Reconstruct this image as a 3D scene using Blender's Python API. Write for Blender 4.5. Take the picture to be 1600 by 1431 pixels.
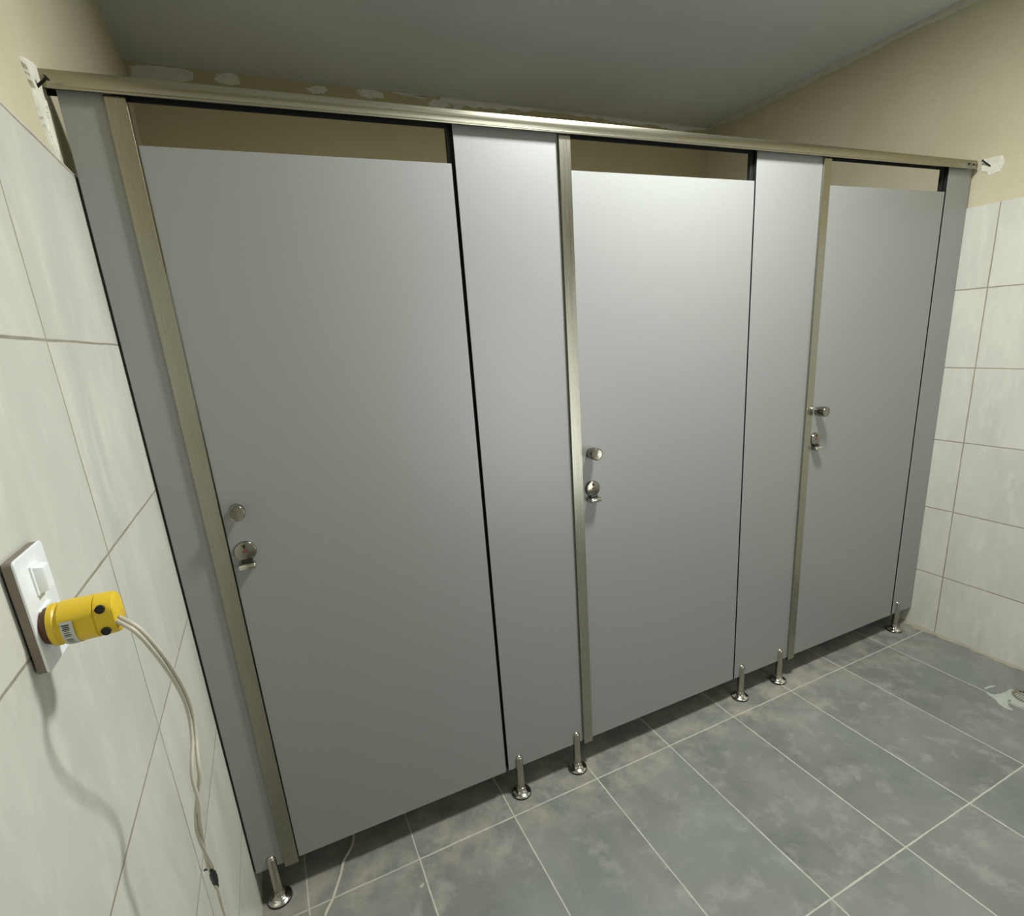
import bpy, bmesh, math, random
from mathutils import Vector, Matrix
random.seed(7)
C = bpy.context.scene.collection
PI = math.pi
for o in list(bpy.data.objects):
    bpy.data.objects.remove(o)

# ------------------------------------------------------------------ camera
CAM = Vector((0.2418, -1.3111, 1.4179))
RX = Vector((0.90671466, -0.41551162, -0.07224002))
UX = Vector((0.17442405, 0.21350168, 0.96124569))
FX = Vector((0.38398539, 0.88417596, -0.26606032))
cd = bpy.data.cameras.new('camera')
cam = bpy.data.objects.new('camera', cd)
C.objects.link(cam)
cam.matrix_world = Matrix(((RX.x, UX.x, -FX.x, CAM.x), (RX.y, UX.y, -FX.y, CAM.y),
                           (RX.z, UX.z, -FX.z, CAM.z), (0, 0, 0, 1)))
cd.sensor_fit = 'HORIZONTAL'
cd.sensor_width = 36
cd.lens = 843.453 / 1600 * 36
cd.shift_x = (800 - 796.44) / 1600
cd.shift_y = (758.416 - 715.5) / 1600
cd.clip_start = 0.02
bpy.context.scene.camera = cam

# ------------------------------------------------------------------ world, lamp, exposure
w = bpy.data.worlds.new('world')
bpy.context.scene.world = w
w.use_nodes = True
w.node_tree.nodes['Background'].inputs[0].default_value = (0.8, 0.85, 0.8, 1)
w.node_tree.nodes['Background'].inputs[1].default_value = 0.02
LAMP = (1.38, -0.50, 2.478)      # round surface mounted panel lamp, out of frame above the doors


def area(name, loc, rot, shape, sx, sy, energy, col):
    ld = bpy.data.lights.new(name, 'AREA')
    ld.shape = shape
    ld.size = sx
    if shape == 'RECTANGLE':
        ld.size_y = sy
    ld.energy = energy
    ld.color = col
    lo = bpy.data.objects.new(name, ld)
    C.objects.link(lo)
    lo.location = loc
    lo.rotation_euler = rot
    return lo


area('panel_lamp_light', (LAMP[0], LAMP[1], LAMP[2] - 0.0385), (0, 0, 0), 'DISK', 0.26, 0, 45, (0.975, 1.0, 0.985))
# added fill light behind the camera that lifts the ceiling, not a known source
area('added_fill_light', (2.05, -2.66, 1.0), (math.radians(120), 0, math.radians(5)), 'RECTANGLE', 0.85, 1.7, 18,
     (0.95, 1.0, 0.99))
vs = bpy.context.scene.view_settings
vs.view_transform = 'Standard'
vs.look = 'None'
vs.gamma = 1
vs.use_curve_mapping = False
vs.exposure = 0.0

# ------------------------------------------------------------------ dimensions
W = 2.777          # tile face to tile face
DEP = 1.368        # back wall
H = 2.478
YF = -2.5          # wall behind the camera
TT = 1.757         # top of tiling
PL = 0.012         # tiles stand proud of the plaster by this


def zb(x):
    return 0.0977 - 0.0079 * (x - 1.4)


ZT = 1.8835
ZD = 1.809

# ------------------------------------------------------------------ materials


class NT:
    def __init__(s, name):
        s.m = bpy.data.materials.new(name)
        s.m.use_nodes = True
        s.t = s.m.node_tree
        s.b = s.t.nodes['Principled BSDF']

    def n(s, typ, ins=None, **kw):
        nd = s.t.nodes.new(typ)
        for k, v in kw.items():
            setattr(nd, k, v)
        for k, v in (ins or {}).items():
            if hasattr(v, 'is_linked') or hasattr(v, 'links'):
                s.t.links.new(v, nd.inputs[k])
            else:
                nd.inputs[k].default_value = v
        return nd

    def math(s, op, a, b=0.0, c=0.0):
        nd = s.n('ShaderNodeMath', {0: a, 1: b, 2: c}, operation=op)
        return nd.outputs[0]

    def mix(s, f, a, b):
        nd = s.t.nodes.new('ShaderNodeMix')
        nd.data_type = 'RGBA'
        for i, v in ((0, f), (6, a), (7, b)):
            if hasattr(v, 'links'):
                s.t.links.new(v, nd.inputs[i])
            else:
                nd.inputs[i].default_value = v
        return nd.outputs[2]

    def noise(s, vec, scale, detail=4, rough=0.55, dist=0):
        nd = s.n('ShaderNodeTexNoise', {'Vector': vec, 'Scale': scale, 'Detail': detail, 'Roughness': rough,
                                        'Distortion': dist})
        return nd.outputs[0]

    def ramp(s, f, a, b, ca=0.0, cb=1.0):
        nd = s.n('ShaderNodeMapRange', {'Value': f, 'From Min': a, 'From Max': b, 'To Min': ca, 'To Max': cb})
        nd.clamp = True
        return nd.outputs[0]

    def bump(s, h, strength=0.2, dist=0.002):
        nd = s.n('ShaderNodeBump', {'Height': h, 'Strength': strength, 'Distance': dist})
        s.t.links.new(nd.outputs[0], s.b.inputs['Normal'])

    def pos(s):
        return s.n('ShaderNodeNewGeometry').outputs['Position']

    def obj(s):
        return s.n('ShaderNodeTexCoord').outputs['Object']

    def set(s, **kw):
        for k, v in kw.items():
            k = {'col': 'Base Color', 'rough': 'Roughness', 'metal': 'Metallic', 'spec': 'Specular IOR Level',
                 'aniso': 'Anisotropic', 'arot': 'Anisotropic Rotation', 'coat': 'Coat Weight',
                 'coatr': 'Coat Roughness'}[k]
            if hasattr(v, 'links'):
                s.t.links.new(v, s.b.inputs[k])
            else:
                s.b.inputs[k].default_value = v
        return s.m


def c4(r, g, b):
    f = lambda u: (u / 255 / 12.92) if u / 255 <= 0.04045 else ((u / 255 + 0.055) / 1.055) ** 2.4
    return (f(r), f(g), f(b), 1)


def tiled(name, ax_u, off_u, per_u, off_v, per_v, base, dark, light, grout, gw, rough, streak=None, vmax=None,
          tint=None, axis_v=2, scale=1.0, grough=0.7):
    """tiles in world coordinates: u along ax_u, v along axis_v"""
    t = NT(name)
    p = t.pos()
    xyz = t.n('ShaderNodeSeparateXYZ', {0: p}).outputs
    u, v = xyz[ax_u], xyz[axis_v]
    wob = t.math('MULTIPLY', t.math('SUBTRACT', t.noise(p, 9, 3), 0.5), 0.003)

    def dist(c, off, per):
        q = t.math('DIVIDE', t.math('SUBTRACT', c, off), per)
        f = t.math('FRACT', t.math('ADD', q, 50.5))
        return t.math('MULTIPLY', t.math('ABSOLUTE', t.math('SUBTRACT', f, 0.5)), per), \
            t.math('FLOOR', t.math('ADD', q, 50.0))
    du, iu = dist(t.math('ADD', u, wob), off_u, per_u)
    dv, iv = dist(t.math('ADD', v, wob), off_v, per_v)
    gvar = t.ramp(t.noise(p, 6, 2), 0.3, 0.7, gw * 0.32, gw * 0.62)
    dm = t.math('MINIMUM', du, dv)
    mask = t.math('SUBTRACT', 1.0, t.math('SMOOTH_MIN', t.ramp(t.math('SUBTRACT', dm, gvar), 0.0, 0.0012), 1.0, 0.0))
    cell = t.n('ShaderNodeCombineXYZ', {0: iu, 1: iv, 2: 0.0}).outputs[0]
    wn = t.n('ShaderNodeTexWhiteNoise', {'Vector': cell}, noise_dimensions='3D')
    off = t.n('ShaderNodeVectorMath', {0: wn.outputs['Color'], 1: (7, 7, 7)}, operation='MULTIPLY').outputs[0]
    pv = t.n('ShaderNodeVectorMath', {0: p, 1: off}, operation='ADD').outputs[0]
    if streak:
        pv = t.n('ShaderNodeVectorMath', {0: pv, 1: streak}, operation='MULTIPLY').outputs[0]
    n1 = t.noise(pv, 3.2 * scale, 6, 0.62, 0.4)
    n2 = t.noise(pv, 14 * scale, 5, 0.6, 0.2)
    n3 = t.noise(p, 260, 2, 0.5)
    col = t.mix(t.ramp(n1, 0.34, 0.68), dark, base)
    col = t.mix(t.ramp(n2, 0.52, 0.75, 0, 0.7), col, light)
    if tint:
        col = t.mix(t.ramp(t.noise(pv, 2.1, 4, 0.6, 0.6), 0.5, 0.72, 0, 0.75), col, tint)
    col = t.mix(t.ramp(n3, 0.3, 0.75, 0, 0.16), col, dark)
    hv = t.ramp(wn.outputs['Value'], 0, 1, 0.0, 0.16)
    col = t.mix(hv, col, dark)
    gcol = t.mix(t.ramp(t.noise(p, 30, 3), 0.35, 0.65), grout, tuple(c * 0.8 for c in grout[:3]) + (1,))
    out = t.mix(mask, col, gcol)
    hgt = t.math('ADD', t.math('MULTIPLY', mask, -1.0), t.math('MULTIPLY', n2, 0.12))
    t.bump(hgt, 0.35, 0.0012)
    r = t.math('ADD', t.math('MULTIPLY', mask, grough - rough), t.ramp(n1, 0.3, 0.7, rough - 0.06, rough + 0.06))
    return t, out, r, mask


def mat_floor():
    t, out, r, m = tiled('floor_tile', 0, 0.1147, 0.3, -0.0688, 0.6, c4(134, 133, 126), c4(102, 106, 101),
                         c4(162, 159, 150), c4(186, 183, 170), 0.0031, 0.5, axis_v=1, tint=c4(122, 130, 122))
    # cement dust along the foot of the partition
    p = t.pos()
    y = t.n('ShaderNodeSeparateXYZ', {0: p}).outputs[1]
    near = t.math('MULTIPLY', t.ramp(t.math('ABSOLUTE', t.math('ADD', y, 0.03)), 0.05, 0.22, 1, 0),
                  t.ramp(t.noise(p, 11, 6, 0.65), 0.42, 0.72))
    out = t.mix(t.math('MULTIPLY', near, 0.55), out, c4(178, 168, 150))
    return t.set(col=out, rough=r, spec=0.4)


def mat_wall_tile(name, ax, off, offz):
    t, out, r, m = tiled(name, ax, off, 0.6, offz, 0.2969, c4(211, 209, 198), c4(195, 194, 183),
                         c4(221, 218, 208), c4(150, 144, 128), 0.0026, 0.34, streak=(2.2, 2.2, 0.7))
    p = t.pos()
    st = t.n('ShaderNodeVectorMath', {0: p, 1: (9, 9, 1.3)}, operation='MULTIPLY').outputs[0]
    spots = t.ramp(t.noise(st, 5, 5, 0.7), 0.63, 0.74, 0, 0.35)
    out = t.mix(spots, out, c4(168, 165, 152))
    return t.set(col=out, rough=r, spec=0.4)


def mat_plaster(name='cream_plaster', k=1.0):
    t = NT(name)
    p = t.pos()
    col = t.mix(t.ramp(t.noise(p, 2.2, 5), 0.35, 0.7), c4(194, 186, 156), c4(203, 196, 169))
    col = t.mix(t.ramp(t.noise(p, 140, 3), 0.4, 0.7, 0, 0.2), col, c4(176, 168, 140))
    t.bump(t.math('ADD', t.noise(p, 120, 4), t.math('MULTIPLY', t.noise(p, 9, 3), 2)), 0.18, 0.002)
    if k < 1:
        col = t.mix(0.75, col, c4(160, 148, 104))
    return t.set(col=col, rough=0.75, spec=0.25)


def mat_ceiling():
    t = NT('ceiling_paint')
    p = t.pos()
    col = t.mix(t.ramp(t.noise(p, 1.6, 5), 0.35, 0.7), c4(206, 209, 206), c4(216, 219, 217))
    t.bump(t.noise(p, 60, 4), 0.12, 0.002)
    return t.set(col=col, rough=0.7, spec=0.25)


def mat_putty(name, col, bs=0.5):
    t = NT(name)
    p = t.pos()
    c = t.mix(t.ramp(t.noise(p, 25, 5), 0.35, 0.65), col, tuple(k * 0.86 for k in col[:3]) + (1,))
    t.bump(t.noise(p, 45, 5), bs, 0.004)
    return t.set(col=c, rough=0.8)


def mat_laminate():
    t = NT('grey_laminate')
    p = t.obj()
    col = t.mix(t.ramp(t.noise(p, 700, 2), 0.35, 0.65), c4(130, 131, 128), c4(137, 138, 135))
    t.bump(t.noise(p, 900, 2), 0.06, 0.0004)
    return t.set(col=col, rough=0.37, spec=1.0)


def mat_plain(name, col, rough=0.5, metal=0.0, spec=0.5, bumpy=0.0):
    t = NT(name)
    c = t.mix(t.ramp(t.noise(t.obj(), 40, 3), 0.3, 0.7), col, tuple(k * 0.9 for k in col[:3]) + (1,))
    if bumpy:
        t.bump(t.noise(t.obj(), 80, 4), bumpy, 0.001)
    return t.set(col=c, rough=rough, metal=metal, spec=spec)


def mat_brushed(name, along, rough=0.3, col=c4(196, 190, 172)):
    t = NT(name)
    sc = [420, 420, 420]
    sc[along] = 5
    pv = t.n('ShaderNodeVectorMath', {0: t.obj(), 1: tuple(sc)}, operation='MULTIPLY').outputs[0]
    n = t.noise(pv, 1.0, 4, 0.6)
    c = t.mix(t.ramp(n, 0.3, 0.7), col, tuple(k * 0.93 for k in col[:3]) + (1,))
    t.bump(n, 0.05, 0.0003)
    return t.set(col=c, rough=t.ramp(n, 0.3, 0.7, rough - 0.05, rough + 0.07), metal=1.0)


M_FLOOR = mat_floor()
M_TL = mat_wall_tile('wall_tile_left', 1, -0.4069, 0.2686)
M_TR = mat_wall_tile('wall_tile_right', 1, -0.1057, 0.2755)
M_TB = mat_wall_tile('wall_tile_back', 0, 0.1147, 0.2755)
M_PLASTER = mat_plaster()
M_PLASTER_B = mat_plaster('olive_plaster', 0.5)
M_CEIL = mat_ceiling()
M_PUTTY = mat_putty('white_putty', c4(226, 224, 208))
M_PATCH = mat_putty('grey_filler', c4(206, 203, 188), 0.4)
M_CEMENT = mat_putty('cement_smear', c4(172, 176, 164), 0.4)
M_LAM = mat_laminate()
M_CORE = mat_plain('black_core', c4(22, 21, 19), 0.5)
M_RAIL = mat_brushed('brushed_steel_rail', 0, 0.24, c4(164, 160, 142))
M_JAMB = mat_brushed('brushed_steel_post', 2, 0.25, c4(168, 165, 151))
M_STEEL = mat_brushed('steel_fitting', 2, 0.2, c4(176, 172, 160))
M_CHROME = mat_plain('polished_steel', c4(200, 197, 188), 0.16, 1.0)
M_KNOB = mat_brushed('turned_steel', 2, 0.17, c4(150, 146, 135))
M_RUBBER = mat_plain('black_rubber', c4(20, 19, 17), 0.6)
M_DARK = mat_plain('dark_slot', c4(16, 15, 13), 0.5)
M_SCREW = mat_plain('black_screw', c4(30, 24, 19), 0.4, 0.6)
M_PLATE = mat_plain('white_plastic', c4(238, 242, 242), 0.3)
M_YELLOW = mat_plain('yellow_plastic', c4(222, 188, 38), 0.42, bumpy=0.25)
M_BROWN = mat_plain('brown_plastic', c4(84, 44, 20), 0.5)
M_CABLE = mat_plain('cream_cable', c4(194, 188, 172), 0.45)
M_TAPE = mat_plain('black_tape', c4(14, 12, 11), 0.5)
M_LABEL = mat_plain('paper_label', c4(196, 196, 186), 0.5)
M_INK = mat_plain('label_ink', c4(52, 50, 50), 0.6)
M_RED = mat_plain('red_indicator', c4(112, 62, 52), 0.4)

# ------------------------------------------------------------------ mesh helpers


def mesh_obj(name, bm, mats, parent=None, smooth=False):
    me = bpy.data.meshes.new(name)
    bmesh.ops.recalc_face_normals(bm, faces=bm.faces[:])
    if smooth:
        for f in bm.faces:
            f.smooth = True
    bm.to_mesh(me)
    bm.free()
    for m in (mats if isinstance(mats, (list, tuple)) else [mats]):
        me.materials.append(m)
    o = bpy.data.objects.new(name, me)
    C.objects.link(o)
    if parent:
        o.parent = parent
    return o


def auto_smooth(o, ang=35):
    me = o.data
    for p in me.polygons:
        p.use_smooth = True
    bm = bmesh.new()
    bm.from_mesh(me)
    for e in bm.edges:
        if len(e.link_faces) == 2 and e.calc_face_angle(0) > math.radians(ang):
            e.smooth = False
    bm.to_mesh(me)
    bm.free()
    return o


def box(bm, a, b, bev=0.0, seg=2):
    vs_ = [bm.verts.new((x, y, z)) for x in (a[0], b[0]) for y in (a[1], b[1]) for z in (a[2], b[2])]
    idx = [(0, 1, 3, 2), (4, 6, 7, 5), (0, 4, 5, 1), (2, 3, 7, 6), (0, 2, 6, 4), (1, 5, 7, 3)]
    fs = [bm.faces.new([vs_[i] for i in f]) for f in idx]
    if bev:
        es = list({e for f in fs for e in f.edges})
        bmesh.ops.bevel(bm, geom=es, offset=bev, segments=seg, affect='EDGES', profile=0.5)
    return vs_


def lathe(bm, prof, center=(0, 0, 0), axis='z', n=32, sgn=1, cap=True):
    """prof: list of (radius, height) along the axis"""
    rings = []
    for r, h in prof:
        ring = []
        for i in range(n):
            a = 2 * PI * i / n
            c_, s_ = r * math.cos(a), r * math.sin(a)
            if axis == 'z':
                p = (c_, s_, h * sgn)
            elif axis == 'y':
                p = (c_, h * sgn, s_)
            else:
                p = (h * sgn, c_, s_)
            ring.append(bm.verts.new(Vector(p) + Vector(center)))
        rings.append(ring)
    for a, b in zip(rings, rings[1:]):
        for i in range(n):
            bm.faces.new((a[i], a[(i + 1) % n], b[(i + 1) % n], b[i]))
    if cap:
        bm.faces.new(rings[0])
        bm.faces.new(rings[-1])
    return rings


def tube(bm, pts, rad, n=10, cap=True):
    pts = [Vector(p) for p in pts]
    rings = []
    nrm = None
    for i, p in enumerate(pts):
        d = (pts[min(i + 1, len(pts) - 1)] - pts[max(i - 1, 0)]).normalized()
        if nrm is None:
            nrm = d.orthogonal().normalized()
        nrm = (nrm - d * nrm.dot(d)).normalized()
        bn = d.cross(nrm)
        r = rad[i] if isinstance(rad, (list, tuple)) else rad
        rings.append([bm.verts.new(p + (nrm * math.cos(2 * PI * k / n) + bn * math.sin(2 * PI * k / n)) * r)
                      for k in range(n)])
    for a, b in zip(rings, rings[1:]):
        for k in range(n):
            bm.faces.new((a[k], a[(k + 1) % n], b[(k + 1) % n], b[k]))
    if cap:
        bm.faces.new(rings[0])
        bm.faces.new(rings[-1])


def spline(pts, m=12):
    """catmull-rom through pts"""
    P = [Vector(p) for p in pts]
    P = [2 * P[0] - P[1]] + P + [2 * P[-1] - P[-2]]
    out = []
    for i in range(1, len(P) - 2):
        for k in range(m):
            t = k / m
            a, b, c, d = P[i - 1], P[i], P[i + 1], P[i + 2]
            out.append(0.5 * ((2 * b) + (c - a) * t + (2 * a - 5 * b + 4 * c - d) * t * t +
                              (3 * b - a - 3 * c + d) * t ** 3))
    out.append(P[-2])
    return out


def slab(bm, outline, to3, th, inset=0.0):
    """irregular low lump: outline (2-D) in a plane, raised by th toward the viewer; to3(u,v,h)"""
    n = len(outline)
    cu = sum(p[0] for p in outline) / n
    cv = sum(p[1] for p in outline) / n
    base = [bm.verts.new(to3(u, v, 0)) for u, v in outline]
    k = 1 - inset
    top = [bm.verts.new(to3(cu + (u - cu) * k, cv + (v - cv) * k, th)) for u, v in outline]
    for i in range(n):
        bm.faces.new((base[i], base[(i + 1) % n], top[(i + 1) % n], top[i]))
    bm.faces.new(top)


def ragged(pts, n=60, amp=0.004, seed=1):
    """resample a closed outline and roughen it"""
    rnd = random.Random(seed)
    P = [Vector((p[0], p[1], 0)) for p in pts]
    L = [(P[(i + 1) % len(P)] - P[i]).length for i in range(len(P))]
    T = sum(L)
    out = []
    for k in range(n):
        s = T * k / n
        i = 0
        while s > L[i]:
            s -= L[i]
            i += 1
        q = P[i].lerp(P[(i + 1) % len(P)], s / L[i])
        out.append((q.x + rnd.uniform(-amp, amp), q.y + rnd.uniform(-amp, amp)))
    return out


def empty(name, loc, label=None, cat=None, group=None, parent=None, kind=None):
    o = bpy.data.objects.new(name, None)
    C.objects.link(o)
    o.location = loc
    o.empty_display_size = 0.05
    if parent:
        o.parent = parent
    tag(o, label, cat, group, kind)
    return o


def tag(o, label=None, cat=None, group=None, kind=None):
    if label: o['label'] = label
    if cat: o['category'] = cat
    if group: o['group'] = group
    if kind: o['kind'] = kind
    return o


def local(bm, o):
    bmesh.ops.translate(bm, verts=bm.verts[:], vec=-Vector(o.location))
    return bm


def unproject(u, v, ax, val):
    """point of a known plane seen at a pixel of the 1600x1431 frame"""
    d = FX + RX * ((u - 796.44) / 843.453) - UX * ((v - 758.416) / 843.453)
    s = (val - CAM[ax]) / d[ax]
    return CAM + d * s


# ------------------------------------------------------------------ room shell
def shell(name, boxes, mats):
    bm = bmesh.new()
    for a, b, mi in boxes:
        k = len(bm.faces)
        box(bm, a, b)
        bm.faces.ensure_lookup_table()
        for f in bm.faces[k:]:
            f.material_index = mi
    o = mesh_obj(name, bm, mats)
    o['kind'] = 'structure'
    return o


floor = shell('floor', [((-0.1, YF - 0.1, -0.1), (W + 0.1, DEP + 0.1, 0), 0)], [M_FLOOR])
def hc(x):
    return 2.4925 - 0.0083 * x


ceiling = shell('ceiling', [((-0.1, YF - 0.1, H), (W + 0.1, DEP + 0.1, H + 0.1), 0)], [M_CEIL])
for v in ceiling.data.vertices:
    v.co.z += hc(v.co.x) - H
wall_left = shell('wall_left', [((-0.12, YF - .1, 0), (-PL, DEP + .1, H + .02), 0),
                                ((-PL, YF, 0), (0, DEP, TT), 1)], [M_PLASTER, M_TL])
wall_right = shell('wall_right', [((W + PL, YF - .1, 0), (W + 0.12, DEP + .1, H + .02), 0),
                                  ((W, YF, 0), (W + PL, DEP, TT), 1)], [M_PLASTER, M_TR])
wall_back = shell('wall_back', [((-PL, DEP, 0), (W + PL, DEP + 0.1, H + .02), 0),
                                ((0, DEP - PL, 0), (W, DEP, TT), 1)], [M_PLASTER_B, M_TB])
DX0, DX1, DZ = 1.6, 2.5, 2.05      # opening added behind the camera to let the fill light in
wall_front = shell('wall_front', [((-PL, YF - 0.1, 0), (DX0, YF, H + .02), 0), ((DX1, YF - 0.1, 0), (W + PL, YF, H + .02), 0),
                                  ((DX0, YF - 0.1, DZ), (DX1, YF, H + .02), 0),
                                  ((0, YF, 0), (DX0, YF + PL, TT), 1), ((DX1, YF, 0), (W, YF + PL, TT), 1)],
                   [M_PLASTER, M_TB])

# rough filler smeared over the joints of wall and ceiling
def bead(name, p0, p1, n1, n2, wid, seed, n=140, parent=None, mat=None):
    """uneven strip of filler between two planes: n1, n2 are the directions it creeps along"""
    rnd = random.Random(seed)
    bm = bmesh.new()
    p0, p1, n1, n2 = Vector(p0), Vector(p1), Vector(n1), Vector(n2)
    prev = None
    a = b = wid
    for i in range(n + 1):
        q = p0.lerp(p1, i / n)
        a = min(max(a + rnd.uniform(-.35, .35) * wid, wid * 0.45), wid * 1.8)
        b = min(max(b + rnd.uniform(-.35, .35) * wid, wid * 0.3), wid * 1.3)
        ring = [bm.verts.new(q + n1 * a + n2 * 0.0006), bm.verts.new(q + n1 * a * .75 + n2 * 0.0035),
                bm.verts.new(q + n1 * 0.005 + n2 * 0.005),
                bm.verts.new(q + n2 * b * .7 + n1 * .003), bm.verts.new(q + n2 * b + n1 * .0006)]
        if prev:
            for k in range(4):
                bm.faces.new((prev[k], prev[k + 1], ring[k + 1], ring[k]))
        prev = ring
    return mesh_obj(name, bm, mat or M_PATCH, parent, smooth=True)


tr = bead('trim_1', (W + PL, DEP, hc(W)), (W + PL, YF, hc(W)), (0, 0, -1), (-1, 0, 0), 0.016, 3, 260)
tr['kind'] = 'structure'
tr = bead('trim_2', (1.2, DEP, hc(1.2)), (W + PL, DEP, hc(W)), (0, 0, -1), (0, -1, 0), 0.016, 5, 110)
tr['kind'] = 'structure'

# filler patches on the strip of back wall under the ceiling
def back_patch(pts, seed, amp=0.003, th=0.0025):
    bm = bmesh.new()
    slab(bm, ragged(pts, 60, amp, seed), lambda u, v, h: (u, DEP - h - 0.0002, v), th, 0.06)
    o = mesh_obj('filler_patch', bm, M_PATCH, wall_back)
    return o


def bkp(*uv):
    return [(q.x, q.z) for q in (unproject(u, v, 1, DEP) for u, v in uv)]


back_patch(bkp((202, 103), (215, 101), (250, 103), (290, 108), (301, 113), (303, 121), (299, 127), (260, 130), (205, 122)), 1, .0018)
back_patch(bkp((333, 124), (338, 116), (355, 113), (370, 117), (375, 126), (374, 132), (362, 134), (345, 131)), 2, .0018)
back_patch(bkp((478, 139), (490, 134), (505, 135), (512, 141), (508, 146), (490, 147)), 3, .0025)
back_patch(bkp((555, 141), (575, 138), (598, 145), (601, 153), (580, 155), (563, 149)), 4, .004)
back_patch(bkp((605, 143), (640, 145), (668, 152), (664, 156), (630, 149)), 5, .003)
back_patch(bkp((668, 163), (676, 155), (695, 157), (703, 165), (690, 172), (672, 170)), 6, .004)
back_patch(bkp((705, 163), (715, 158), (726, 162), (722, 171), (708, 171)), 7, .004)

# crumbling putty where the rail meets the plaster, both walls
def wall_patch(name, pts, x, sgn, seed, parent, mat=M_PUTTY, th=0.004, amp=0.002):
    bm = bmesh.new()
    slab(bm, ragged(pts, 70, amp, seed), lambda u, v, h: (x + sgn * (h + 0.0002), u, v), th, 0.08)
    return mesh_obj(name, bm, mat, parent)


wall_patch('putty_patch', [(-.107, 1.893), (-.033, 1.915), (-.033, 1.765), (-.042, 1.752), (-.062, 1.775),
                           (-.090, 1.825), (-.080, 1.86), (-.095, 1.872)], -PL, 1, 11, wall_left, th=0.005)
wall_patch('putty_patch', [(-.070, 1.80), (-.035, 1.86), (-.036, 1.79), (-.045, 1.765)], -PL + .004, 1, 12,
           wall_left, th=0.003)
wall_patch('putty_patch', [(-.022, 1.918), (-.085, 1.912), (-.092, 1.885), (-.083, 1.858), (-.048, 1.855),
                           (-.044, 1.868), (-.022, 1.875)], W + PL, -1, 13, wall_right, th=0.003)
wall_patch('putty_patch', [(-.073, 1.905), (-.079, 1.905), (-.083, 1.88), (-.062, 1.866), (-.060, 1.870),
                           (-.077, 1.883)], W + PL - .002, -1, 14, wall_right, th=0.003, amp=0.0008)
# mortar smeared where the right wall meets the floor
bm = bmesh.new()
rnd = random.Random(4)
prev = None
for i in range(121):
    y = -1.6 + i * (1.6 + DEP) / 120
    wv = 0.006 + rnd.uniform(0, 0.012) + (0.01 if -0.1 < y < 0.06 else 0)
    hv = 0.004 + rnd.uniform(0, 0.006)
    ring = [bm.verts.new((W - 0.0004, y, hv)), bm.verts.new((W - wv * .5, y, 0.003)), bm.verts.new((W - wv, y, 0.0003))]
    if prev:
        for k in range(2):
            bm.faces.new((prev[k], prev[k + 1], ring[k + 1], ring[k]))
    prev = ring
o = mesh_obj('trim_3', bm, mat_putty('mortar_bead', c4(158, 152, 132), 0.4), smooth=True)
o['kind'] = 'structure'

# ------------------------------------------------------------------ head rail
rail = empty('head_rail', (1.38, 0, ZT), 'long brushed steel head rail running wall to wall over the cubicle doors',
             'rail')
RX0, RX1, RY0, RY1, RZ1 = -0.0115, 2.7745, -0.015, 0.017, 1.9155
prof = [(RY0, ZT + .001), (RY0 - .0018, ZT + .0012), (RY0 - .0030, ZT + .0032), (RY0 - .0026, ZT + .0056), (RY0 + .0006, ZT + .0066), (RY0 + .0006, ZT + .0074), (RY0, ZT + .0082),
        (RY0, RZ1 - .0045), (RY0 + .0013, RZ1 - .0013), (RY0 + .0045, RZ1),
        (RY1 - .0045, RZ1), (RY1 - .0013, RZ1 - .0013), (RY1, RZ1 - .0045), (RY1, ZT + .001),
        (RY1 - .002, ZT + .001), (RY1 - .002, RZ1 - .004), (RY0 + .002, RZ1 - .004), (RY0 + .002, ZT + .001)]
bm = bmesh.new()
ra = [bm.verts.new((RX0, y, z)) for y, z in prof]
rb = [bm.verts.new((RX1, y, z)) for y, z in prof]
for i in range(len(prof)):
    j = (i + 1) % len(prof)
    f = bm.faces.new((ra[i], ra[j], rb[j], rb[i]))
    if i >= 13:
        f.material_index = 1  # inside of the steel channel, coloured dark for the shade in it
bm.faces.new(ra)
bm.faces.new(rb)
o = mesh_obj('rail_channel', local(bm, rail), [M_RAIL, M_DARK], rail)
auto_smooth(o, 44)
for (x, z, r) in ((2.722, 1.9005, 0.0042), (2.752, 1.9005, 0.0036)):
    bm = bmesh.new()
    lathe(bm, [(r, 0), (r * .9, 0.0012), (r * 0.3, 0.0014)], (x, RY0, z), 'y', 20, -1)
    o = mesh_obj('rivet', local(bm, rail), M_SCREW, rail, True)
    o['label'] = 'dark rivet head near the right end'

# ------------------------------------------------------------------ cubicle panels
def board(name, x0, x1, ztop, parent, y0=0.0, y1=0.012, zlow=None):
    bm = bmesh.new()
    za, zc = (zb(x0), zb(x1)) if zlow is None else (zlow, zlow)
    v = box(bm, (x0, y0, 0), (x1, y1, ztop))
    for q in v:
        if q.co.z == 0:
            q.co.z = za if abs(q.co.x - x0) < 1e-6 else zc
    bmesh.ops.bevel(bm, geom=bm.edges[:], offset=0.0007, segments=1, affect='EDGES')
    bm.normal_update()
    for f in bm.faces:
        f.material_index = 0 if abs(f.normal.y) > 0.6 else 1
    return mesh_obj(name, local(bm, parent), [M_LAM, M_CORE], parent)


def jamb(x0, x1, parent):
    """steel channel closing the panel edge, the door stops against it"""
    bm = bmesh.new()
    zl = zb(x1) - 0.008
    box(bm, (x0, -0.0075, zl), (x1, 0.026, ZT + 0.002), 0.0006, 1)
    return mesh_obj('door_stop_channel', local(bm, parent), M_JAMB, parent)


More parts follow.
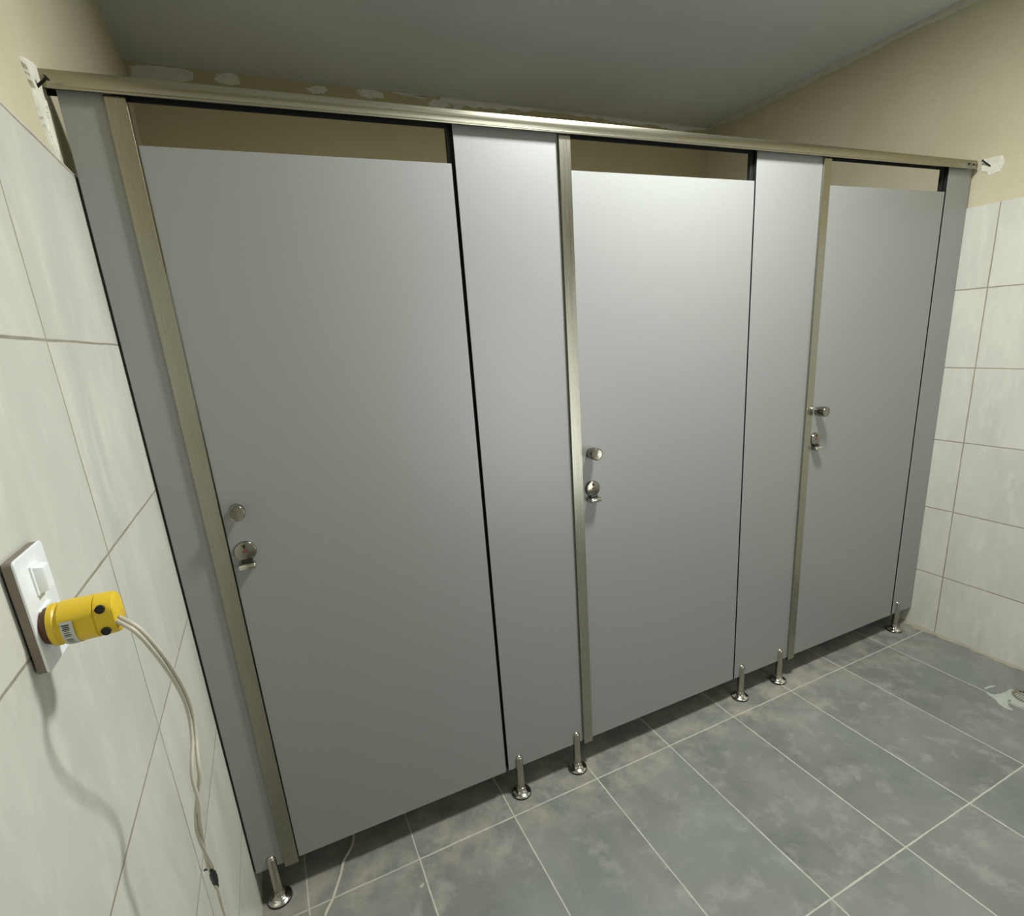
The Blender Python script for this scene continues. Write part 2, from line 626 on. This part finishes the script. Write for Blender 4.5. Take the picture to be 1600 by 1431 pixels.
def foot_master(x, parent):
    """steel pedestal clamped over the lower edge of a panel"""
    y = 0.0015
    bm = bmesh.new()
    pr = [(0.0122, 0.008)] + [(0.0122, 0.134)]
    pr += [(0.0122 * math.cos(a), 0.134 + 0.0122 * math.sin(a)) for a in [PI / 2 * k / 8 for k in range(1, 8)]]
    pr += [(0.0004, 0.1462)]
    lathe(bm, pr, (x, y, 0), 'z', 36)
    f = mesh_obj('support_foot', local(bm, parent), M_STEEL, parent)
    auto_smooth(f, 45)
    bm = bmesh.new()
    lathe(bm, [(0.031, 0.0045), (0.0308, 0.0062), (0.029, 0.008), (0.022, 0.0108), (0.0165, 0.0135), (0.0140, 0.0175),
               (0.0134, 0.028), (0.0124, 0.0285)], (x, y, 0), 'z', 40)
    g = mesh_obj('flange', local(bm, parent), M_CHROME, f)
    auto_smooth(g, 45)
    bm = bmesh.new()
    lathe(bm, [(0.0316, 0.0), (0.0316, 0.0048)], (x, y, 0), 'z', 40)
    g = mesh_obj('gasket', local(bm, parent), M_RUBBER, f)
    auto_smooth(g, 45)
    return f


panels = [
    (0.0050, 0.088, (0.0745, 0.1085), (0.0453,), 'narrow grey cubicle panel against the left tiled wall'),
    (0.7354, 1.025, (1.0085, 1.0415), (0.7725, 0.9831), 'grey cubicle panel between the left and middle doors'),
    (1.6840, 1.985, (1.9660, 1.9995), (1.7209, 1.9267), 'grey cubicle panel between the middle and right doors'),
    (2.6346, 2.7765, None, (2.6677,), 'narrow grey cubicle panel against the right tiled wall'),
]
for x0, x1, jb, feet, lab in panels:
    p = empty('cubicle_panel', ((x0 + x1) / 2, 0.006, 0), lab, 'partition panel', 'fixed panels of the cubicle front')
    board('board', x0, x1, ZT + 0.008, p)
    if x0 > .5:
        bm = bmesh.new()
        box(bm, (x0 - .0105, 0.0135, zb(x0) + .004), (x0 + .02, 0.026, ZT + .004), .0006, 1)
        mesh_obj('rubber_stop', local(bm, p), M_CORE, p)
    else:
        bm = bmesh.new()
        box(bm, (.0012, 0.0060, zb(x0) + .002), (x0 + .004, 0.020, TT - .004))
        mesh_obj('rubber_seal', local(bm, p), M_CORE, p)
    if jb:
        jamb(jb[0], jb[1], p)
    for fx in feet:
        foot_master(fx, p)

# side walls of the stalls, hidden behind the fixed panels
for x, lab in ((0.872, 'grey divider between the left and middle stalls, behind the front panel'),
               (1.82, 'grey divider between the middle and right stalls, behind the front panel')):
    p = empty('stall_divider', (x, 0.7, 0), lab, 'partition panel', 'dividers inside the cubicles')
    bm = bmesh.new()
    box(bm, (x - .006, 0.0125, 0.115), (x + .006, DEP - PL - 0.001, 1.80), 0.0007, 1)
    mesh_obj('board', local(bm, p), M_LAM, p)
    for yy in (0.55, 1.15):
        bm = bmesh.new()
        lathe(bm, [(0.0122, 0.0), (0.0122, 0.134), (0.009, 0.142), (0.0004, 0.1462)], (x, yy, 0), 'z', 24)
        f = mesh_obj('support_foot', local(bm, p), M_STEEL, p)
        auto_smooth(f, 45)

# ------------------------------------------------------------------ doors
doors = [
    (0.1110, 0.7261, 0.1425, 1.0885, 0.1415, 0.9895, 'leftmost and nearest grey cubicle door, widest in view'),
    (1.0425, 1.6780, 1.0735, 1.0755, 1.0760, 0.9670, 'middle grey cubicle door with the brightest glare on top'),
    (2.0005, 2.6257, 2.0300, 1.0800, 2.0290, 0.9790, 'rightmost and farthest grey cubicle door, near the right wall'),
]
for x0, x1, kx, kz, ix, iz, lab in doors:
    p = empty('cubicle_door', ((x0 + x1) / 2, 0.006, 0.1), lab, 'door', 'cubicle doors')
    board('door_leaf', x0, x1, ZD, p)
    # round pull knob
    bm = bmesh.new()
    lathe(bm, [(0.0135, 0.0), (0.0135, 0.010), (0.0165, 0.0125), (0.0175, 0.015), (0.0175, 0.037), (0.0165, 0.0385),
               (0.0155, 0.0388), (0.0145, 0.0380), (0.0005, 0.0372)], (kx, 0, kz), 'y', 40, -1)
    o = mesh_obj('knob', local(bm, p), M_KNOB, p)
    auto_smooth(o, 30)
    # privacy indicator: disc with a small window and a thumb turn under it
    ind = bmesh.new()
    lathe(ind, [(0.0235, 0.0), (0.0235, 0.0058), (0.0225, 0.0075), (0.0205, 0.0082), (0.0005, 0.0078)],
          (ix, 0, iz), 'y', 44, -1)
    ind = mesh_obj('privacy_indicator', local(ind, p), M_KNOB, p)
    auto_smooth(ind, 30)
    bm = bmesh.new()       # wedge shaped window with a red sector below
    pts = [(-.0055, .017), (0.0035, .0175), (0.0005, .006), (-.001, .006)]
    slab(bm, pts, lambda u, v, h: (ix + u, -0.0080 - h, iz + v), 0.0005)
    mesh_obj('window', local(bm, p), M_DARK, ind)
    bm = bmesh.new()
    pts = [(-.006, .001), (-.004, .0045), (0.004, .0045), (0.006, .001), (.003, -.003), (-.003, -.003)]
    slab(bm, pts, lambda u, v, h: (ix + u, -0.0079 - h, iz + v), 0.0004)
    o = mesh_obj('red_mark', local(bm, p), M_RED, ind)
    bm = bmesh.new()
    box(bm, (ix - .0195, -0.026, iz - .0385), (ix + .0175, -0.0005, iz - .0248), 0.0045, 4)
    o = mesh_obj('thumb_turn', local(bm, p), M_CHROME, ind)
    auto_smooth(o, 60)
    bm = bmesh.new()
    box(bm, (ix - .012, -0.012, iz - .028), (ix + .012, -0.0004, iz - .020), 0.001, 1)
    mesh_obj('turn_neck', local(bm, p), M_DARK, ind)

# ------------------------------------------------------------------ loose screws at the rail ends
def screw(name, a, b, lab):
    a, b = Vector(a), Vector(b)
    p = empty(name, a, lab, 'screw', 'screws left in the walls at the rail ends')
    d = (b - a).normalized()
    q = d.to_track_quat('Z', 'Y').to_matrix().to_4x4()
    L = (b - a).length
    bm = bmesh.new()
    prof = [(0.0006, 0)]
    k = 0
    z = 0.001
    while z < L - 0.004:
        prof.append((0.0026 if k % 2 else 0.0020, z))
        z += 0.0009
        k += 1
    prof.append((0.0020, L - 0.003))
    lathe(bm, prof, (0, 0, 0), 'z', 14)
    bm.transform(q)
    mesh_obj('shank', bm, M_SCREW, p, True)
    bm = bmesh.new()
    lathe(bm, [(0.0022, L - 0.004), (0.0050, L - 0.0006), (0.0050, L), (0.0018, L), (0.0012, L - 0.0012)], (0, 0, 0),
          'z', 20)
    bm.transform(q)
    o = mesh_obj('screw_head', bm, M_SCREW, p)
    auto_smooth(o, 30)


screw('screw', unproject(54, 139, 0, -.0125), unproject(73, 121, 0, .010), 'black screw sticking out of the putty at the left end of the rail')
screw('screw', unproject(1548, 260, 0, 2.788), unproject(1535, 250.5, 0, 2.765), 'black screw in the white putty right of the rail end')

# ------------------------------------------------------------------ switch and socket plate
pl = empty('wall_plate', (0.0, -0.679, 1.198), 'white switch and socket plate low on the left tiled wall', 'switch plate')
bm = bmesh.new()
# rounded plate
def rrect(cy, cz, hw, hh, r, n=6):
    out = []
    for sx, sz, a0 in ((1, 1, 0), (-1, 1, PI / 2), (-1, -1, PI), (1, -1, 3 * PI / 2)):
        for k in range(n + 1):
            a = a0 + PI / 2 * k / n
            out.append((cy + sx * (hw - r) + r * math.cos(a), cz + sz * (hh - r) + r * math.sin(a)))
    return out


def plate_mesh(bm, prof, cy, cz, hw, hh, r):
    rings = []
    for x, ins in prof:
        rings.append([bm.verts.new((x, y, z)) for y, z in rrect(cy, cz, hw - ins, hh - ins, max(r - ins, 0.0008))])
    for a, b in zip(rings, rings[1:]):
        n = len(a)
        for i in range(n):
            bm.faces.new((a[i], a[(i + 1) % n], b[(i + 1) % n], b[i]))
    bm.faces.new(rings[0])
    bm.faces.new(rings[-1])


plate_mesh(bm, [(0.0098, 0.0003), (0.0100, 0), (0.0114, 0), (0.0120, 0.0006)], -.679, 1.198, .0355, .0570, .0045)
auto_smooth(mesh_obj('cover', local(bm, pl), M_PLATE, pl), 30)
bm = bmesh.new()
plate_mesh(bm, [(0.0028, 0), (0.0100, 0)], -.679, 1.198, .0352, .0567, .0045)  # side of the plate, coloured grey brown to stand for its shade
auto_smooth(mesh_obj('shaded_plate_side', local(bm, pl), mat_plain('shaded_plastic', c4(128, 118, 106), 0.5), pl), 30)['label'] = 'side of the plate, its shade put into the grey brown colour'
bm = bmesh.new()
plate_mesh(bm, [(-0.0005, 0), (0.0030, 0)], -.679, 1.198, .030, .050, .004)
mesh_obj('mounting_box', local(bm, pl), M_DARK, pl)
bm = bmesh.new()
plate_mesh(bm, [(0.0115, 0), (0.0135, 0), (0.0140, .0006)], -.6785, 1.226, .0110, .0150, .001)
plate_mesh(bm, [(0.0135, 0.0015), (0.0205, 0.003), (0.0215, .0038)], -.6785, 1.226, .0110, .0150, .001)
auto_smooth(mesh_obj('rocker_switch', local(bm, pl), M_PLATE, pl), 40)
bm = bmesh.new()
plate_mesh(bm, [(0.0115, 0), (0.0138, 0), (0.0144, .0006)], -.684, 1.178, .0150, .0210, .001)
auto_smooth(mesh_obj('socket', local(bm, pl), M_PLATE, pl), 40)

# ------------------------------------------------------------------ yellow plug and its cord
cord = empty('extension_cord', (0.012, -0.694, 1.181),
             'extension cord with a scuffed yellow plug in the wall socket and a pale twin cable', 'extension cord')
PY, PZ = -0.694, 1.181
X0 = 0.0150


def plug_ring(x, r, flat):
    out = []
    n = 48
    for i in range(n):
        a = 2 * PI * i / n
        y, z = r * math.cos(a), r * math.sin(a)
        # flattened sides
        y = max(-flat, min(flat, y))
        out.append((x, PY + y, PZ + z))
    return out


bm = bmesh.new()
rings = []
for x, r, fl in ((.0030, .0185, .03), (.0040, .0205, .03), (.0085, .0208, .03), (.0100, .0195, .03), (.0115, .0195, .021),
                 (.0130, .0215, .021), (.0240, .0215, .0195), (.0330, .0212, .0195), (.0395, .0212, .0190),
                 (.0400, .0200, .0180), (.0408, .0200, .0180), (.0413, .0212, .0188), (.0530, .0208, .0180),
                 (.0560, .0200, .0172), (.0575, .0175, .015)):
    rings.append([bm.verts.new(v) for v in plug_ring(X0 + x, r, fl)])
for a, b in zip(rings, rings[1:]):
    for i in range(48):
        bm.faces.new((a[i], a[(i + 1) % 48], b[(i + 1) % 48], b[i]))
bm.faces.new(rings[0])
bm.faces.new(rings[-1])
plug = mesh_obj('plug', local(bm, cord), M_YELLOW, cord)
auto_smooth(plug, 32)
plug['label'] = 'yellow plug'
bm = bmesh.new()
lathe(bm, [(0.0165, -.0030), (0.0178, -.001), (0.0186, .0034)], (X0, PY, PZ), 'x', 36)
auto_smooth(mesh_obj('plug_face', local(bm, cord), M_BROWN, plug), 40)
for dz in (-.0110, .0122):          # clamp screws in dark recesses, on the side that faces the room
    bm = bmesh.new()
    lathe(bm, [(0.0041, 0.0), (0.0041, 0.0030), (0.0036, 0.0032), (.0032, .0022), (0.0004, 0.0020)],
          (X0 + .0475, PY - 0.0168, PZ + dz), 'y', 20, -1)
    auto_smooth(mesh_obj('clamp_screw', local(bm, cord), M_DARK, plug), 40)
# paper label wrapped round the collar with smudged dark print
bm = bmesh.new()
angs = [math.radians(a) for a in range(158, 262, 6)]
prev = None
for a in angs:
    r = 0.0219
    y = max(-.0212, r * math.cos(a))
    z = r * math.sin(a)
    ring = [bm.verts.new((X0 + .0145, PY + y, PZ + z)), bm.verts.new((X0 + .0245, PY + y, PZ + z))]
    if prev:
        bm.faces.new((prev[0], prev[1], ring[1], ring[0]))
    prev = ring
lab = mesh_obj('paper_sticker', local(bm, cord), M_LABEL, plug, True)
bm = bmesh.new()
rnd = random.Random(5)
for k in range(17):
    a0 = math.radians(166 + k * 5.2)
    a1 = a0 + math.radians(rnd.choice((1.6, 2.4, 3.2)))
    if k in (7, 12):
        continue
    xa, xb = X0 + .0158 + rnd.uniform(0, .0006), X0 + .0222 - rnd.uniform(0, .0012)
    q = []
    for a, x in ((a0, xa), (a0, xb), (a1, xb), (a1, xa)):
        r = 0.0221
        y = max(-.0214, r * math.cos(a))
        q.append(bm.verts.new((x, PY + y, PZ + r * math.sin(a))))
    bm.faces.new(q)
mesh_obj('printed_bars', local(bm, cord), M_INK, plug)


# run of the cable, measured against the tiled wall: (u, v, distance from the wall)
run = [(183, 966, .072), (214, 984, .088), (240, 1012, .096), (263, 1043, .099), (284, 1078, .098), (297, 1112, .096),
       (303, 1150, .094), (305, 1200, .091), (309, 1245, .086), (310, 1292, .078), (320, 1330, .068),
       (330, 1358, .060), (339, 1386, .054), (352, 1431, .048)]
pts = [unproject(u, v, 0, x) for u, v, x in run]
pts += [pts[-1] + Vector((0.004, 0.010, -.15)), pts[-1] + Vector((0.01, 0.03, -.32))]
e = pts[-1]
pts += [Vector((e.x + .01, e.y + .05, .12)), Vector((.055, e.y + .09, .02)), Vector((.075, -.36, .0045)),
        Vector((.115, -.24, .0035)), Vector((.146, -.150, .0032)), Vector((.151, -.108, .0032)),
        Vector((.172, -.075, .0032)), Vector((.1865, -.045, .0032)), Vector((.203, -.010, .0032)),
        Vector((.218, .030, .0032)), Vector((.243, .062, .0032)), Vector((.256, .100, .0032)),
        Vector((.262, .18, .0032)), Vector((.24, .30, .0032)), Vector((.25, .45, .0032))]
path = spline(pts, 12)
NSEG = 12
tape_i = 11 * NSEG
for side in (-1, 1):
    bm = bmesh.new()
    out = []
    for i, p in enumerate(path):
        s = i / NSEG
        d = (path[min(i + 1, len(path) - 1)] - path[max(i - 1, 0)]).normalized()
        view = (CAM - p).normalized() if p.z > .05 else Vector((0, 0, 1))
        lat = d.cross(view).normalized()
        up = lat.cross(d).normalized()
        ang = 0.35
        sp = 0.0021
        if 5 < s < 12:                       # the strands open, then twist round each other
            tw = (s - 5) / 7
            ang = 0.35 + max(0, s - 7.2) * 1.55
            if 6.2 < s < 8.8:
                sp = 0.0019 + 0.0022 * math.sin((s - 6.2) / 2.6 * PI)
        elif s >= 12:
            ang = 0.35 + 4.8 * 1.55
            sp = 0.0018
        if s > 19:
            ang = 0.0
            sp = 0.0018
        out.append(p + (lat * math.cos(ang) + up * math.sin(ang)) * sp * side)
    rads = [0.0022 if i < tape_i else 0.0019 for i in range(len(out))]
    tube(bm, out, rads, 10)
    mesh_obj('cable_strand', local(bm, cord), M_CABLE, cord, True)
bm = bmesh.new()
seg = path[tape_i - 1:tape_i + 13]
tube(bm, seg, [0.0026 + 0.0022 * math.sin(PI * i / (len(seg) - 1)) + 0.0003 * math.sin(i * 2.1) for i in range(len(seg))], 12)
v0 = seg[1]
tube(bm, [v0, v0 + Vector((-.0045, -.001, .004)), v0 + Vector((-.008, -.003, .0055))], [.0022, .0016, .001], 8)
o = mesh_obj('tape_wrap', local(bm, cord), M_TAPE, cord, True)
o['label'] = 'black tape wrapped round the cable joint'

# ------------------------------------------------------------------ floor drain and cement
dr = empty('floor_drain', (2.598, -0.515, 0), 'round steel floor drain ringed with cement at the right edge', 'drain')
DX, DY, DR = 2.598, -0.515, 0.046
bm = bmesh.new()
lathe(bm, [(DR, 0.0003), (DR, 0.0030), (DR - .004, 0.0036), (DR - .009, 0.0030), (DR - .009, .0012)], (DX, DY, 0), 'z', 44,
      cap=False)
auto_smooth(mesh_obj('rim', local(bm, dr), M_STEEL, dr), 40)
bm = bmesh.new()
lathe(bm, [(DR - .0085, .0002), (DR - .0085, .0012)], (DX, DY, 0), 'z', 40)
mesh_obj('sump', local(bm, dr), M_DARK, dr)
bm = bmesh.new()
for k in range(-5, 6):
    yy = k * 0.0068
    hx = math.sqrt(max((DR - .0095) ** 2 - yy ** 2, 0))
    box(bm, (DX - hx, DY + yy - .0016, .0008), (DX + hx, DY + yy + .0016, .0026))
box(bm, (DX - .002, DY - DR + .0095, .0008), (DX + .002, DY + DR - .0095, .0027))
mesh_obj('grate', local(bm, dr), M_STEEL, dr)


def floor_smear(pts, seed, th=0.0016, amp=0.004, mat=M_CEMENT):
    bm = bmesh.new()
    slab(bm, ragged(pts, 70, amp, seed), lambda u, v, h: (u, v, h + 0.0002), th, 0.1)
    return mesh_obj('cement_smear', bm, mat, floor)


def fp(*uv):
    return [tuple(unproject(u, v, 2, 0.0)[:2]) for u, v in uv]


floor_smear(fp((1540, 1082), (1552, 1085), (1566, 1083), (1577, 1077), (1585, 1077), (1600, 1083), (1612, 1092),
               (1607, 1098), (1600, 1106), (1588, 1102), (1580, 1098), (1578, 1092), (1574, 1096), (1576, 1106), (1582, 1110),
               (1570, 1106), (1560, 1100), (1556, 1093), (1548, 1088)), 3, 0.0014, 0.002)
floor_smear(fp((1538, 1075), (1545, 1072), (1555, 1071), (1554, 1073), (1545, 1075), (1539, 1077)), 8, 0.0012, 0.0008)
floor_smear(fp((655, 1385), (660, 1380), (664, 1380), (661, 1386), (657, 1388)), 9, 0.0012, 0.0008)

# ------------------------------------------------------------------ ceiling lamp (above the frame)
cl = empty('ceiling_lamp', (LAMP[0], LAMP[1], H), 'round white panel lamp on the ceiling in front of the cubicles', 'lamp')
bm = bmesh.new()
lathe(bm, [(0.148, -0.0005), (0.150, -0.004), (0.150, -0.034), (0.146, -0.038), (0.136, -0.038), (0.134, -0.034)],
      (LAMP[0], LAMP[1], H), 'z', 56, cap=False)
auto_smooth(mesh_obj('housing', local(bm, cl), M_PLATE, cl), 35)
gm = bpy.data.materials.new('lamp_glow')
gm.use_nodes = True
gb = gm.node_tree.nodes['Principled BSDF']
gb.inputs['Emission Color'].default_value = (1, 0.98, 0.92, 1)
gb.inputs['Emission Strength'].default_value = 10
bm = bmesh.new()
lathe(bm, [(0.1345, -0.0345), (0.1345, -0.0355)], (LAMP[0], LAMP[1], H), 'z', 56)
mesh_obj('diffuser', local(bm, cl), gm, cl)
